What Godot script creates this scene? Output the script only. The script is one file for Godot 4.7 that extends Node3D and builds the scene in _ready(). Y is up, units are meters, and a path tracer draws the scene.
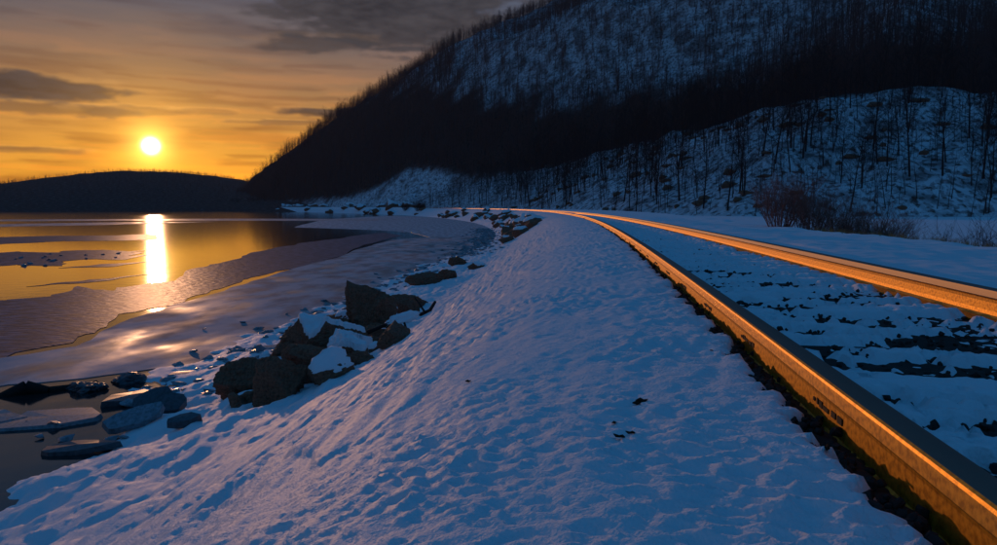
extends Node3D
# Winter railway beside a half frozen river at sunset. X right, -Z forward; F below means metres forward (F = -z).
# Heights: top of the snow shoulder beside the track about 0.05, river -2.2, camera 0.61.

const WATER := -2.2
const SUN_AZ := -25.74
const SUN_EL := 4.31
const CLOUDS := [[-34.5, 7.85, 8.2, 0.95, 0.0, 1.0], [-32.0, 6.5, 7.0, 0.45, 0.0, 0.55], [-7.5, 14.6, 11.0, 3.0, 0.0, 1.0], [-14.0, 12.1, 4.6, 0.75, 0.05, 0.75], [-12.0, 7.15, 6.2, 0.42, 0.01, 0.9], [-15.5, 6.35, 5.0, 0.22, 0.01, 0.5], [-27.0, 6.6, 4.4, 0.5, 0.05, 0.5], [-33.4, 3.75, 4.0, 0.28, 0.0, 0.5], [-22.0, 6.9, 3.0, 0.3, 0.02, 0.3], [28.0, 11.0, 14.0, 1.2, 0.02, 0.8], [-58.0, 9.0, 10.0, 1.0, 0.0, 0.8], [60.0, 7.5, 12.0, 0.7, 0.0, 0.8]]
var rng := RandomNumberGenerator.new()
var nz := {}
var M := {}
var taken := {}
var twig := 0.002

# ------------------------------------------------------------------ helpers
func noise(key: String, seed_: int, freq := 1.0, oct := 3, ridged := false) -> FastNoiseLite:
	var n := FastNoiseLite.new()
	n.seed = seed_
	n.noise_type = FastNoiseLite.TYPE_SIMPLEX_SMOOTH
	n.frequency = freq
	n.fractal_type = FastNoiseLite.FRACTAL_RIDGED if ridged else (FastNoiseLite.FRACTAL_FBM if oct > 1 else FastNoiseLite.FRACTAL_NONE)
	n.fractal_octaves = oct
	nz[key] = n
	return n

func numbered(called: String) -> String:
	if not taken.has(called):
		taken[called] = 0
		return called
	taken[called] += 1
	return "%s_%03d" % [called, taken[called]]

func tag(o: Node, label: String, category: String, group := "") -> Node:
	o.set_meta("label", label)
	o.set_meta("category", category)
	if group != "":
		o.set_meta("group", group)
	return o

func thing(called: String, label: String, category: String, at := Vector3.ZERO, group := "") -> Node3D:
	var o := Node3D.new()
	o.name = numbered(called)
	add_child(o)
	o.position = at
	tag(o, label, category, group)
	return o

func part(parent: Node, called: String, mesh: Mesh, mat: Material) -> MeshInstance3D:
	var m := MeshInstance3D.new()
	m.name = called if parent != self else numbered(called)
	m.mesh = mesh
	m.material_override = mat
	m.cast_shadow = GeometryInstance3D.SHADOW_CASTING_SETTING_ON
	parent.add_child(m, true)
	return m

func copy_of(o: Node3D, at: Vector3, label := "") -> Node3D:
	var c: Node3D = o.duplicate()
	c.name = numbered(String(o.name))
	add_child(c)
	c.position = at
	if label != "":
		c.set_meta("label", label)
	return c

func structure(called: String, mesh: Mesh, mat: Material, kind := "structure") -> MeshInstance3D:
	var m := part(self, called, mesh, mat)
	m.set_meta("kind", kind)
	return m

func lin(r: float, g: float, b: float) -> Color:
	return Color(r, g, b).linear_to_srgb()

func mat(c: Color, rough: float, metal := 0.0, spec := 0.5) -> StandardMaterial3D:
	var m := StandardMaterial3D.new()
	m.albedo_color = c
	m.roughness = rough
	m.metallic = metal
	m.metallic_specular = spec
	return m

func noise_tex(seed_: int, freq: float, oct: int, ramp: Gradient = null, size := 512, normal := false, bump := 4.0, ridged := false) -> NoiseTexture2D:
	var t := NoiseTexture2D.new()
	var n := FastNoiseLite.new()
	n.seed = seed_
	n.noise_type = FastNoiseLite.TYPE_SIMPLEX_SMOOTH
	n.frequency = freq
	n.fractal_type = FastNoiseLite.FRACTAL_RIDGED if ridged else FastNoiseLite.FRACTAL_FBM
	n.fractal_octaves = oct
	t.noise = n
	t.width = size
	t.height = size
	t.seamless = true
	if ramp:
		t.color_ramp = ramp
	t.as_normal_map = normal
	t.bump_strength = bump
	return t

func ramp(stops: Array) -> Gradient:
	var g := Gradient.new()
	var o := PackedFloat32Array()
	var c := PackedColorArray()
	for s in stops:
		o.append(s[0])
		c.append(s[1])
	g.offsets = o
	g.colors = c
	return g

func tri(m: StandardMaterial3D, scale: Vector3) -> StandardMaterial3D:
	m.uv1_triplanar = true
	m.uv1_world_triplanar = true
	m.uv1_scale = scale
	return m

func smax(a: float, b: float, k: float) -> float:
	var h := maxf(k - absf(a - b), 0.0) / k
	return maxf(a, b) + h * h * k * 0.25

func grid_mesh(pos: PackedVector3Array, cols: int, rows: int, colors := PackedColorArray()) -> ArrayMesh:
	# a sheet of rows x cols points, columns running to the right, rows running forward
	var nor := PackedVector3Array()
	nor.resize(pos.size())
	for j in rows:
		var j0: int = maxi(j - 1, 0) * cols
		var j1: int = mini(j + 1, rows - 1) * cols
		for i in cols:
			var dx: Vector3 = pos[j * cols + mini(i + 1, cols - 1)] - pos[j * cols + maxi(i - 1, 0)]
			var dz: Vector3 = pos[j1 + i] - pos[j0 + i]
			nor[j * cols + i] = dx.cross(dz).normalized()
	var idx := PackedInt32Array()
	idx.resize((cols - 1) * (rows - 1) * 6)
	var k := 0
	for j in rows - 1:
		for i in cols - 1:
			var a := j * cols + i
			idx[k] = a; idx[k + 1] = a + cols; idx[k + 2] = a + 1
			idx[k + 3] = a + 1; idx[k + 4] = a + cols; idx[k + 5] = a + cols + 1
			k += 6
	var arr := []
	arr.resize(Mesh.ARRAY_MAX)
	arr[Mesh.ARRAY_VERTEX] = pos
	arr[Mesh.ARRAY_NORMAL] = nor
	arr[Mesh.ARRAY_INDEX] = idx
	if colors.size():
		arr[Mesh.ARRAY_COLOR] = colors
	var m := ArrayMesh.new()
	m.add_surface_from_arrays(Mesh.PRIMITIVE_TRIANGLES, arr)
	return m

func tube(st: SurfaceTool, a: Vector3, b: Vector3, ra: float, rb: float, sides := 4) -> void:
	var d := (b - a).normalized()
	var u := d.cross(Vector3.UP if absf(d.y) < 0.9 else Vector3.RIGHT).normalized()
	var v := d.cross(u)
	for i in sides:
		var a0 := TAU * i / sides
		var a1 := TAU * (i + 1) / sides
		var o0 := u * cos(a0) + v * sin(a0)
		var o1 := u * cos(a1) + v * sin(a1)
		var p := [a + o0 * ra, a + o1 * ra, b + o1 * rb, b + o0 * rb]
		var n := [o0, o1, o1, o0]
		for q in [0, 2, 1, 0, 3, 2]:
			st.set_normal(n[q])
			st.add_vertex(p[q])

func begin() -> SurfaceTool:
	var st := SurfaceTool.new()
	st.begin(Mesh.PRIMITIVE_TRIANGLES)
	return st

# ------------------------------------------------------------------ track line
func rail_x(F: float) -> float:
	return 4.9 - (F - 62.0) * (F - 62.0) / 900.0

func track_at(F: float, t: float, y: float) -> Vector3:
	var sl := -(F - 62.0) / 450.0
	var l := sqrt(1.0 + sl * sl)
	return Vector3(rail_x(F) + t / l, y, -(F - t * sl / l))

func ground_y(F: float, t: float) -> float:
	var y := 0.075
	if t < 0.9:
		var u: float = -(t + 1.05) + 0.18 * nz.mid.get_noise_2d(F * 0.25, 3.0)
		y -= 0.62 * 0.5 * (u + sqrt(u * u + 0.28))
		var far := smoothstep(7.5, 11.0, F)
		var out := t + lerpf(3.6, 4.2, far)
		var shelf: float = lerpf(-1.5, -1.72, far) + lerpf(0.27, 0.14, far) * out + 0.45 * smoothstep(30.0, 80.0, F) * minf(out, 0.0)
		shelf += 0.13 * nz.mid.get_noise_2d(F * 0.5, t * 0.5) + 0.04 * nz.mid.get_noise_2d(F * 1.6 + 40.0, t * 1.6)
		y += 0.03
		y = smax(y, shelf, 0.3)
		if F > 222.0:
			y += 0.5 * smoothstep(222.0, 232.0, F) * smoothstep(-0.6, -1.4, t) * smoothstep(-5.0, -2.5, t)
	elif t > 2.2:
		var edge: float = 5.6 + 0.6 * nz.mid.get_noise_2d(F * 0.12, 9.0) + maxf(0.0, (F - 28.0) * 0.12)
		y += -0.10 * smoothstep(2.2, 5.0, t) + 0.05 * nz.mid.get_noise_2d(F * 0.35, t * 0.35)
		y -= 0.95 * smoothstep(edge, edge + 2.2, t)
	if F < 60.0:
		var fade: float = 1.0 - smoothstep(25.0, 60.0, F)
		if t < -0.05:
			var slope := smoothstep(-0.9, -1.9, t) * smoothstep(-8.0, -4.0, t)
			var rip: float = nz.rip.get_noise_2d(F * 14.5 + 2.0 * t, t * 9.5 - F * 1.4) + 0.55 * nz.rip.get_noise_2d(F * 4.0 + 31.0, t * 3.6 - F * 0.5)
			var rip2: float = nz.fine.get_noise_2d(F * 27.0 + 6.0 * t, t * 17.0)
			var streak: float = nz.streak.get_noise_2d(F * 0.55 - t * 0.35, t * 3.6 + F * 0.25)
			var pit: float = nz.mid.get_noise_2d(F * 1.1 + 17.0, t * 1.9)
			var vary: float = clampf(0.9 + 1.5 * nz.mid.get_noise_2d(F * 0.55 + 70.0, t * 0.8), 0.25, 1.7)
			y += fade * 0.016 * (slope + 0.25) * smoothstep(0.02, 0.12, nz.mid.get_noise_2d(F * 0.6 + 90.0, t * 1.5 - F * 0.15))
			y += fade * vary * lerpf(0.0135, 0.0060, slope) * rip
			y += fade * lerpf(0.0060, 0.0048, slope) * rip2
			y += fade * slope * (0.030 * streak + 0.008 * nz.streak.get_noise_2d(F * 2.6 - t, t * 17.0))
			y += fade * (0.016 * pit - 0.016 * smoothstep(0.2, 0.6, pit) * slope)
			# the strip of bare ballast along the foot of the near rail
			var w: float = 0.050 + 0.05 * nz.rip.get_noise_2d(F * 3.0, 4.0) + 0.05 * nz.fine.get_noise_2d(F * 9.0, 8.0)
			w *= lerpf(1.0, 0.6, smoothstep(3.0, 9.0, F))
			y -= 0.09 * smoothstep(-w - 0.05, -w + 0.02, t)
		elif t < 1.6:
			var bare: float = nz.mid.get_noise_2d(F * 2.9 + 5.0, t * 0.7) + 0.40 * nz.fine.get_noise_2d(F * 6.0, t * 2.2) + 0.35 * nz.fine.get_noise_2d(F * 19.0, t * 9.0)
			var where: float = 0.24 * smoothstep(2.0, 3.0, F) * smoothstep(8.5, 5.0, F) * smoothstep(0.15, 0.45, t)
			var rel := absf(fposmod(F, 0.56) - 0.28) / 0.28
			y = 0.022 + 0.006 * nz.rip.get_noise_2d(F * 7.0, t * 4.0) + 0.008 * nz.mid.get_noise_2d(F * 2.0, t * 1.0) + 0.009 * nz.fine.get_noise_2d(F * 24.0, t * 20.0)
			y -= 0.050 * smoothstep(-0.06, 0.20, bare + where + 0.10 * (rel - 0.4))
			if t < 0.08:
				y -= 0.05
			y += 0.012 * smoothstep(1.0, 1.4, t)
			if t > 1.38:
				y -= 0.05 * smoothstep(1.40, 1.47, t)
		else:
			y += fade * (0.012 * nz.rip.get_noise_2d(F * 3.0, t * 2.0) + 0.02 * nz.mid.get_noise_2d(F * 0.9, t * 0.9))
	return y

func ground_xz(X: float, F: float) -> float:
	var sl := -(F - 62.0) / 450.0
	var t := (X - rail_x(F)) / sqrt(1.0 + sl * sl)
	return ground_y(F + t * sl, t)

# ------------------------------------------------------------------ mountain
var foot := [Vector2(260, 0), Vector2(140, 58), Vector2(100, 80), Vector2(66, 94), Vector2(34, 104), Vector2(20, 128), Vector2(12, 160), Vector2(6, 195), Vector2(-4, 230), Vector2(-18, 262), Vector2(-42, 310), Vector2(-70, 352), Vector2(-105, 400), Vector2(-150, 455), Vector2(-200, 520), Vector2(-230, 640)]
var inside := PackedVector2Array()
var crest := [Vector3(-164, 436, 2), Vector3(-150, 450, 12), Vector3(-133, 480, 31), Vector3(-118, 500, 43), Vector3(-92, 510, 58), Vector3(-70, 512, 70), Vector3(-33, 500, 86), Vector3(8, 485, 114), Vector3(80, 490, 156), Vector3(200, 500, 205), Vector3(420, 440, 230)]

func foot_d(X: float, F: float) -> float:
	# distance inside (positive) or outside (negative) the foot of the mountain
	var best := 1e9
	var p := Vector2(X, F)
	for i in foot.size() - 1:
		var a: Vector2 = foot[i]
		var ab: Vector2 = foot[i + 1] - a
		var k := clampf((p - a).dot(ab) / ab.length_squared(), 0.0, 1.0)
		best = minf(best, p.distance_squared_to(a + ab * k))
	return sqrt(best) * (1.0 if Geometry2D.is_point_in_polygon(p, inside) else -1.0)

func tent(X: float, F: float) -> float:
	var best := -1e9
	var p := Vector2(X, F)
	for i in crest.size() - 1:
		var a := Vector2(crest[i].x, crest[i].y)
		var b := Vector2(crest[i + 1].x, crest[i + 1].y)
		var ab := b - a
		var k := clampf((p - a).dot(ab) / ab.length_squared(), 0.0, 1.0)
		var h := lerpf(crest[i].z, crest[i + 1].z, k) - 0.5 * p.distance_to(a + ab * k)
		best = maxf(best, h)
	return best

func shoulder(X: float, F: float) -> float:
	return 21.0 * (1.0 - 0.85 * smoothstep(200.0, 400.0, F)) * (1.0 + 0.22 * smoothstep(25.0, 75.0, X))

func hill_y(X: float, F: float, d: float) -> float:
	var top: float = shoulder(X, F) * (1.0 + 0.18 * nz.hill.get_noise_2d(X * 0.02, F * 0.02 + 7.0))
	var s: float = -smax(-0.52 * d, -top, 6.0)
	s -= 4.0 * smoothstep(46.0, 62.0, d) * (top / 21.0)
	var ht: float = tent(X, F) + 7.0 * nz.hill.get_noise_2d(X * 0.012, F * 0.012) * smoothstep(40.0, 100.0, d)
	ht = minf(ht, lerpf(14.0 + 0.72 * (d - 50.0), 1.15 * d, smoothstep(240.0, 380.0, F)))
	var y := smax(s, ht, 4.0)
	y += (1.6 * nz.hill.get_noise_2d(X * 0.06, F * 0.06) + 0.5 * nz.hill.get_noise_2d(X * 0.22, F * 0.22)) * smoothstep(2.0, 14.0, d)
	return -1.2 + y * smoothstep(-1.0, 4.0, d) + minf(d, 0.0) * 0.2

# ------------------------------------------------------------------ sky
func sky_color(az: float, el: float) -> Color:
	# az in degrees right of the view axis, el in degrees; linear radiance
	var a := absf(wrapf(az - SUN_AZ, -180.0, 180.0))
	var e := maxf(el, 0.0)
	var warm := exp(-pow(a / 62.0, 2.0))
	var g1 := exp(-pow(e / 8.0, 2.0))
	var g2 := exp(-e / 15.0)
	var blue := Vector3(0.008, 0.081, 0.222)
	var low_cool := Vector3(0.034, 0.135, 0.28)
	var c := blue.lerp(low_cool, g2)
	var tan_ := Vector3(0.125, 0.105, 0.08)
	var orange := Vector3(1.06, 0.43, 0.024)
	c = c.lerp(tan_, warm * 0.95 * exp(-pow(e / 19.0, 3.0)))
	c = c.lerp(orange, warm * g1)
	var r := sqrt(pow((az - SUN_AZ) * cos(deg_to_rad(el)), 2.0) + pow(el - SUN_EL, 2.0))
	if a > 60.0:
		r = 99.0
	# clouds: streaks that lie flat along the horizon, thicker low down
	var n: float = nz.cloud.get_noise_3d(az * 0.045, el * 0.32, 2.0)
	var n2: float = nz.cloud.get_noise_3d(az * 0.13, el * 0.75, 11.0)
	var wisp: float = nz.cloud.get_noise_3d(az * 0.075 + 0.3 * n2, el * 1.15, 51.0)
	var n3: float = nz.cloud.get_noise_3d(az * 0.55, el * 1.9, 31.0)
	var veil := smoothstep(0.05, 0.55, n + 0.45 * n2) * 0.55
	c = c.lerp(c * Vector3(1.25, 1.12, 1.05), veil * (1.0 - smoothstep(25.0, 60.0, e)))
	var under := smoothstep(0.05, 0.5, -n + 0.5 * n2) * 0.75 * exp(-e / 30.0)
	c = c.lerp(c * Vector3(0.66, 0.58, 0.6), under)
	var lowdown := exp(-pow(e / 14.0, 2.0))
	c = c.lerp(c * Vector3(0.60, 0.52, 0.55), smoothstep(0.06, 0.42, wisp) * 0.75 * lowdown)
	c = c.lerp(c * Vector3(1.30, 1.16, 1.0), smoothstep(0.06, 0.40, -wisp) * 0.8 * lowdown)
	# the named clouds of the evening: centre, half widths, tilt, strength
	for k in CLOUDS:
		var dx: float = (az - k[0]) / k[2]
		var dy: float = (el - k[1] - k[4] * (az - k[0])) / k[3]
		if absf(dx) > 1.8 or absf(dy) > 4.0:
			continue
		var q := 1.0 - sqrt(dx * dx + dy * dy) + 0.45 * n2 + 0.30 * n3
		var al: float = smoothstep(-0.1, 0.38, q) * k[5]
		var rim := smoothstep(-0.25, 0.05, q) * (1.0 - smoothstep(0.05, 0.4, q)) * smoothstep(-0.3, 0.8, dy) * warm
		c = c.lerp(Vector3(0.046, 0.042, 0.045) * (0.85 + 0.5 * n3 + 0.4 * n2) + c * 0.10, al)
		c += Vector3(0.30, 0.15, 0.035) * rim * 0.6 * exp(-pow((e - 4.0) / 7.0, 2.0))
	# the glare round the sun
	c += Vector3(0.8, 0.36, 0.03) * exp(-r / 3.0) + Vector3(1.5, 0.85, 0.16) * exp(-pow(r / 1.3, 2.0)) + Vector3(20.0, 16.0, 9.0) * exp(-pow(r / 0.42, 2.4))
	return Color(c.x, c.y, c.z)

func make_sky() -> Image:
	# the panorama begins at the view axis (-Z) and runs to the right
	var im := Image.create(512, 256, false, Image.FORMAT_RGBF)
	for j in 256:
		var el := 90.0 - (j + 0.5) * 180.0 / 256.0
		if el < -1.0:
			im.fill_rect(Rect2i(0, j, 512, 256 - j), Color(0.10, 0.12, 0.17))
			break
		for i in 512:
			im.set_pixel(i, j, sky_color(wrapf((i + 0.5) * 360.0 / 512.0, -180.0, 180.0), el))
	im.resize(4096, 2048, Image.INTERPOLATE_CUBIC)
	# the finer part of the same sky, low in the west, where small clouds and the sun are
	for j in range(800, 1026):
		var el := 90.0 - (j + 0.5) * 180.0 / 2048.0
		for i in range(-480, 120):
			im.set_pixel(posmod(i, 4096), j, sky_color((i + 0.5) * 360.0 / 4096.0, el))
	return im

# ------------------------------------------------------------------ ready
func _ready() -> void:
	rng.seed = 20240115
	inside = PackedVector2Array(foot)
	inside.append_array([Vector2(-230, 1200), Vector2(1200, 1200), Vector2(1200, 0)])
	noise("mid", 11, 1.0, 3)
	noise("fine", 12, 1.0, 2)
	noise("rip", 13, 0.75, 2, true)
	noise("streak", 14, 1.0, 3)
	noise("hill", 15, 1.0, 3)
	noise("cloud", 16, 1.0, 4)
	noise("rock", 17, 1.0, 3)

	var cam := Camera3D.new()
	cam.name = "camera"
	cam.fov = 41.88
	cam.near = 0.05
	cam.far = 6000.0
	cam.position = Vector3(0, 0.61, 0)
	cam.rotation_degrees = Vector3(-5.30, 0, 0)
	add_child(cam)
	cam.current = true

	var env := Environment.new()
	env.background_mode = Environment.BG_SKY
	env.tonemap_mode = Environment.TONE_MAPPER_LINEAR
	env.tonemap_exposure = 1.0
	env.sdfgi_enabled = true
	env.ssao_enabled = true
	env.ssil_enabled = true
	env.fog_enabled = true
	env.fog_density = 0.00015
	env.fog_light_color = Color(1.0, 0.93, 0.9)
	var sky := Sky.new()
	var pano := PanoramaSkyMaterial.new()
	pano.panorama = ImageTexture.create_from_image(make_sky())
	sky.sky_material = pano
	env.sky = sky
	var we := WorldEnvironment.new()
	we.name = "environment"
	we.environment = env
	add_child(we)

	var sun := DirectionalLight3D.new()
	sun.name = "sun"
	sun.light_color = lin(1.0, 0.48, 0.24)
	sun.light_energy = 0.25
	sun.light_angular_distance = 0.7
	sun.shadow_enabled = true
	add_child(sun)
	var az := deg_to_rad(SUN_AZ)
	var el := deg_to_rad(SUN_EL)
	var to_sun := Vector3(sin(az) * cos(el), sin(el), -cos(az) * cos(el))
	sun.basis = Basis.looking_at(-to_sun, Vector3.UP)

	make_materials()
	print("materials")
	make_ground()
	print("ground")
	make_river()
	make_hills()
	print("hills")
	make_track()
	print("track")
	make_rocks()
	make_ice()
	make_shrubs()
	print("rocks")
	make_trees()
	print("trees")
	make_litter()

func make_materials() -> void:
	# snow: white, with the fine crust as relief
	var s := tri(mat(lin(0.80, 0.82, 0.84), 0.6, 0.0, 0.25), Vector3(2.3, 2.3, 2.3))
	s.normal_enabled = true
	s.normal_texture = noise_tex(3, 0.03, 5, null, 1024, true, 9.0)
	s.normal_scale = 0.9
	M.snow = s
	var sc := mat(lin(0.80, 0.82, 0.84), 0.7)
	M.cap = sc
	# hillside: white where snow lies, brown where litter and rock show (vertex colours), broken up by small patches
	var h := tri(mat(Color.WHITE, 0.9, 0.0, 0.2), Vector3(0.055, 0.055, 0.055))
	h.vertex_color_use_as_albedo = true
	h.albedo_texture = noise_tex(5, 0.012, 5, ramp([[0.0, lin(0.10, 0.08, 0.07)], [0.37, lin(0.14, 0.11, 0.10)], [0.47, lin(0.9, 0.9, 0.9)], [1.0, lin(1, 1, 1)]]), 1024)
	M.hill = h
	var fh := tri(mat(Color.WHITE, 0.95, 0.0, 0.1), Vector3(0.03, 0.03, 0.03))
	fh.albedo_texture = noise_tex(6, 0.02, 4, ramp([[0.0, lin(0.05, 0.034, 0.030)], [0.6, lin(0.08, 0.053, 0.047)], [1.0, lin(0.22, 0.20, 0.19)]]), 512)
	M.far_hill = fh
	# river water and the kinds of ice on it
	var w := tri(mat(lin(0.018, 0.022, 0.022), 0.09, 0.0, 0.5), Vector3(0.22, 0.22, 0.22))
	w.normal_enabled = true
	w.normal_texture = noise_tex(8, 0.01, 3, null, 512, true, 1.5)
	w.normal_scale = 0.15
	M.water = w
	var g := tri(mat(lin(0.40, 0.41, 0.43), 0.80, 0.0, 0.5), Vector3(0.10, 0.16, 0.05))
	g.albedo_texture = noise_tex(9, 0.008, 5, ramp([[0.0, lin(0.25, 0.25, 0.26)], [0.45, lin(0.7, 0.7, 0.7)], [0.62, lin(1.0, 1.0, 1.0)], [0.8, lin(2.0, 2.0, 2.0)]]), 1024)
	g.roughness_texture = noise_tex(10, 0.006, 4, ramp([[0.3, Color(0.35, 0.35, 0.35)], [0.5, Color(0.75, 0.75, 0.75)], [0.7, Color(1, 1, 1)]]), 512)
	g.normal_enabled = true
	g.normal_texture = noise_tex(19, 0.02, 4, null, 512, true, 2.0)
	g.normal_scale = 0.15
	M.glaze = g
	var r := tri(mat(lin(0.125, 0.14, 0.21), 0.5, 0.0, 0.3), Vector3(0.045, 0.09, 0.16))
	r.albedo_texture = noise_tex(20, 0.03, 5, ramp([[0.25, lin(0.12, 0.12, 0.14)], [0.5, lin(0.45, 0.45, 0.47)], [0.7, lin(1, 1, 1)]]), 1024)
	r.normal_enabled = true
	r.normal_texture = noise_tex(21, 0.05, 4, null, 1024, true, 6.0)
	r.normal_scale = 0.25
	M.crust = r
	var wi := tri(mat(lin(0.58, 0.60, 0.63), 0.5, 0.0, 0.5), Vector3(0.12, 0.12, 0.12))
	wi.albedo_texture = noise_tex(23, 0.012, 5, ramp([[0.0, lin(0.15, 0.15, 0.17)], [0.42, lin(0.4, 0.4, 0.42)], [0.6, lin(1, 1, 1)]]), 1024)
	M.white_ice = wi
	var ic := tri(mat(lin(0.30, 0.34, 0.38), 0.28, 0.0, 0.5), Vector3(1.6, 1.6, 1.6))
	ic.albedo_texture = noise_tex(24, 0.02, 4, ramp([[0.0, lin(0.2, 0.2, 0.2)], [0.5, lin(0.7, 0.7, 0.7)], [1.0, lin(1, 1, 1)]]), 512)
	M.ice = ic
	var di := tri(mat(lin(0.10, 0.11, 0.125), 0.4, 0.0, 0.5), Vector3(1.6, 1.6, 1.6))
	di.albedo_texture = ic.albedo_texture
	M.dark_ice = di
	# boulders
	var k := tri(mat(lin(0.27, 0.125, 0.075), 0.8, 0.0, 0.3), Vector3(1.1, 1.1, 1.1))
	k.albedo_texture = noise_tex(25, 0.02, 5, ramp([[0.0, lin(0.35, 0.33, 0.33)], [0.5, lin(0.8, 0.8, 0.8)], [0.75, lin(1, 1, 1)], [1.0, lin(1.0, 0.9, 0.8)]]), 1024)
	k.normal_enabled = true
	k.normal_texture = noise_tex(26, 0.03, 5, null, 1024, true, 6.0)
	k.normal_scale = 1.6
	M.rock = k
	var bl := tri(mat(lin(0.055, 0.043, 0.038), 0.9, 0.0, 0.2), Vector3(2, 2, 2))
	M.ballast = bl
	# rails: rolled rusty sides, worn bright top
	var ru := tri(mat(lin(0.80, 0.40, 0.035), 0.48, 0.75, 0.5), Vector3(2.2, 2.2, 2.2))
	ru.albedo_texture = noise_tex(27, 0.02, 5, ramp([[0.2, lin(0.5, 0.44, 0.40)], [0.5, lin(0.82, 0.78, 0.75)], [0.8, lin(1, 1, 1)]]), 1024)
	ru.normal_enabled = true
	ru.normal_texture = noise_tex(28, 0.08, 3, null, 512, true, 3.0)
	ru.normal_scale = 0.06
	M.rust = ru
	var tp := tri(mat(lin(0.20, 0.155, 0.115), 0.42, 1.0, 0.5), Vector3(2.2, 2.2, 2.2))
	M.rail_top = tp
	M.mark = mat(lin(0.02, 0.012, 0.008), 0.8)
	var wd := tri(mat(lin(0.035, 0.028, 0.024), 0.85, 0.0, 0.3), Vector3(1, 4, 4))
	wd.albedo_texture = noise_tex(29, 0.03, 4, ramp([[0.0, lin(0.4, 0.4, 0.4)], [1.0, lin(1, 1, 1)]]), 512)
	M.wood = wd
	M.bark = mat(lin(0.030, 0.026, 0.026), 0.9, 0.0, 0.2)
	M.forest = mat(lin(0.10, 0.060, 0.056), 0.95, 0.0, 0.1)
	M.shrub = mat(lin(0.28, 0.125, 0.095), 0.9, 0.0, 0.2)
	M.twig = mat(lin(0.055, 0.036, 0.030), 0.9, 0.0, 0.2)
	M.grass = mat(lin(0.30, 0.20, 0.075), 0.9, 0.0, 0.2)
	M.leaf = mat(lin(0.04, 0.028, 0.018), 0.9, 0.0, 0.2)

# ------------------------------------------------------------------ ground and river
func make_ground() -> void:
	var ts := PackedFloat32Array()
	var t := -40.0
	while t < -7.5:
		ts.append(t); t += clampf((-7.0 - t) * 0.10, 0.09, 3.0)
	while t < -2.6:
		ts.append(t); t += lerpf(0.06, 0.022, (t + 7.5) / 4.9)
	while t < 2.0:
		ts.append(t); t += 0.0165
	while t < 9.0:
		ts.append(t); t += lerpf(0.03, 0.16, (t - 2.0) / 7.0)
	while t < 100.0:
		ts.append(t); t += 0.2 + (t - 9.0) * 0.06
	var fs := PackedFloat32Array()
	var F := -6.0
	while F < 0.7:
		fs.append(F); F += 0.16
	while F < 470.0:
		fs.append(F); F += maxf(0.012, F * 0.0085)
	var cols := ts.size()
	var rows := fs.size()
	var pos := PackedVector3Array()
	pos.resize(cols * rows)
	var k := 0
	for f in fs:
		var sl := -(f - 62.0) / 450.0
		var l := sqrt(1.0 + sl * sl)
		var x0 := rail_x(f)
		for q in ts:
			pos[k] = Vector3(x0 + q / l, ground_y(f, q), -(f - q * sl / l))
			k += 1
	structure("snow_ground", grid_mesh(pos, cols, rows), M.snow)
	print("snow grid ", cols, " x ", rows)
	# the dark ballast that lies under the snow of the track
	var bp := PackedVector3Array()
	var bc := 90
	var br := 0
	F = -6.0
	while F < 60.0:
		for i in bc:
			var q := -0.55 + 2.7 * i / (bc - 1.0)
			bp.append(track_at(F, q, -0.018 + 0.02 * nz.fine.get_noise_2d(F * 16.0, q * 16.0) + 0.05 * smoothstep(0.05, -0.03, q) * smoothstep(-0.24, -0.13, q) - 0.05 * smoothstep(-0.15, -0.3, q) - 0.10 * smoothstep(0.35, 0.55, absf(q - 0.75) - 0.75)))
		br += 1
		F += maxf(0.025, F * 0.010)
	structure("ballast_bed", grid_mesh(bp, bc, br), M.ballast)

func sheet(called: String, x0: float, x1: float, f0: float, f1: float, y: float, m: Material, n := 24) -> MeshInstance3D:
	var p := PackedVector3Array()
	for j in n:
		for i in n:
			p.append(Vector3(lerpf(x0, x1, i / (n - 1.0)), y, -lerpf(f0, f1, j / (n - 1.0))))
	return structure(called, grid_mesh(p, n, n), m)

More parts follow.
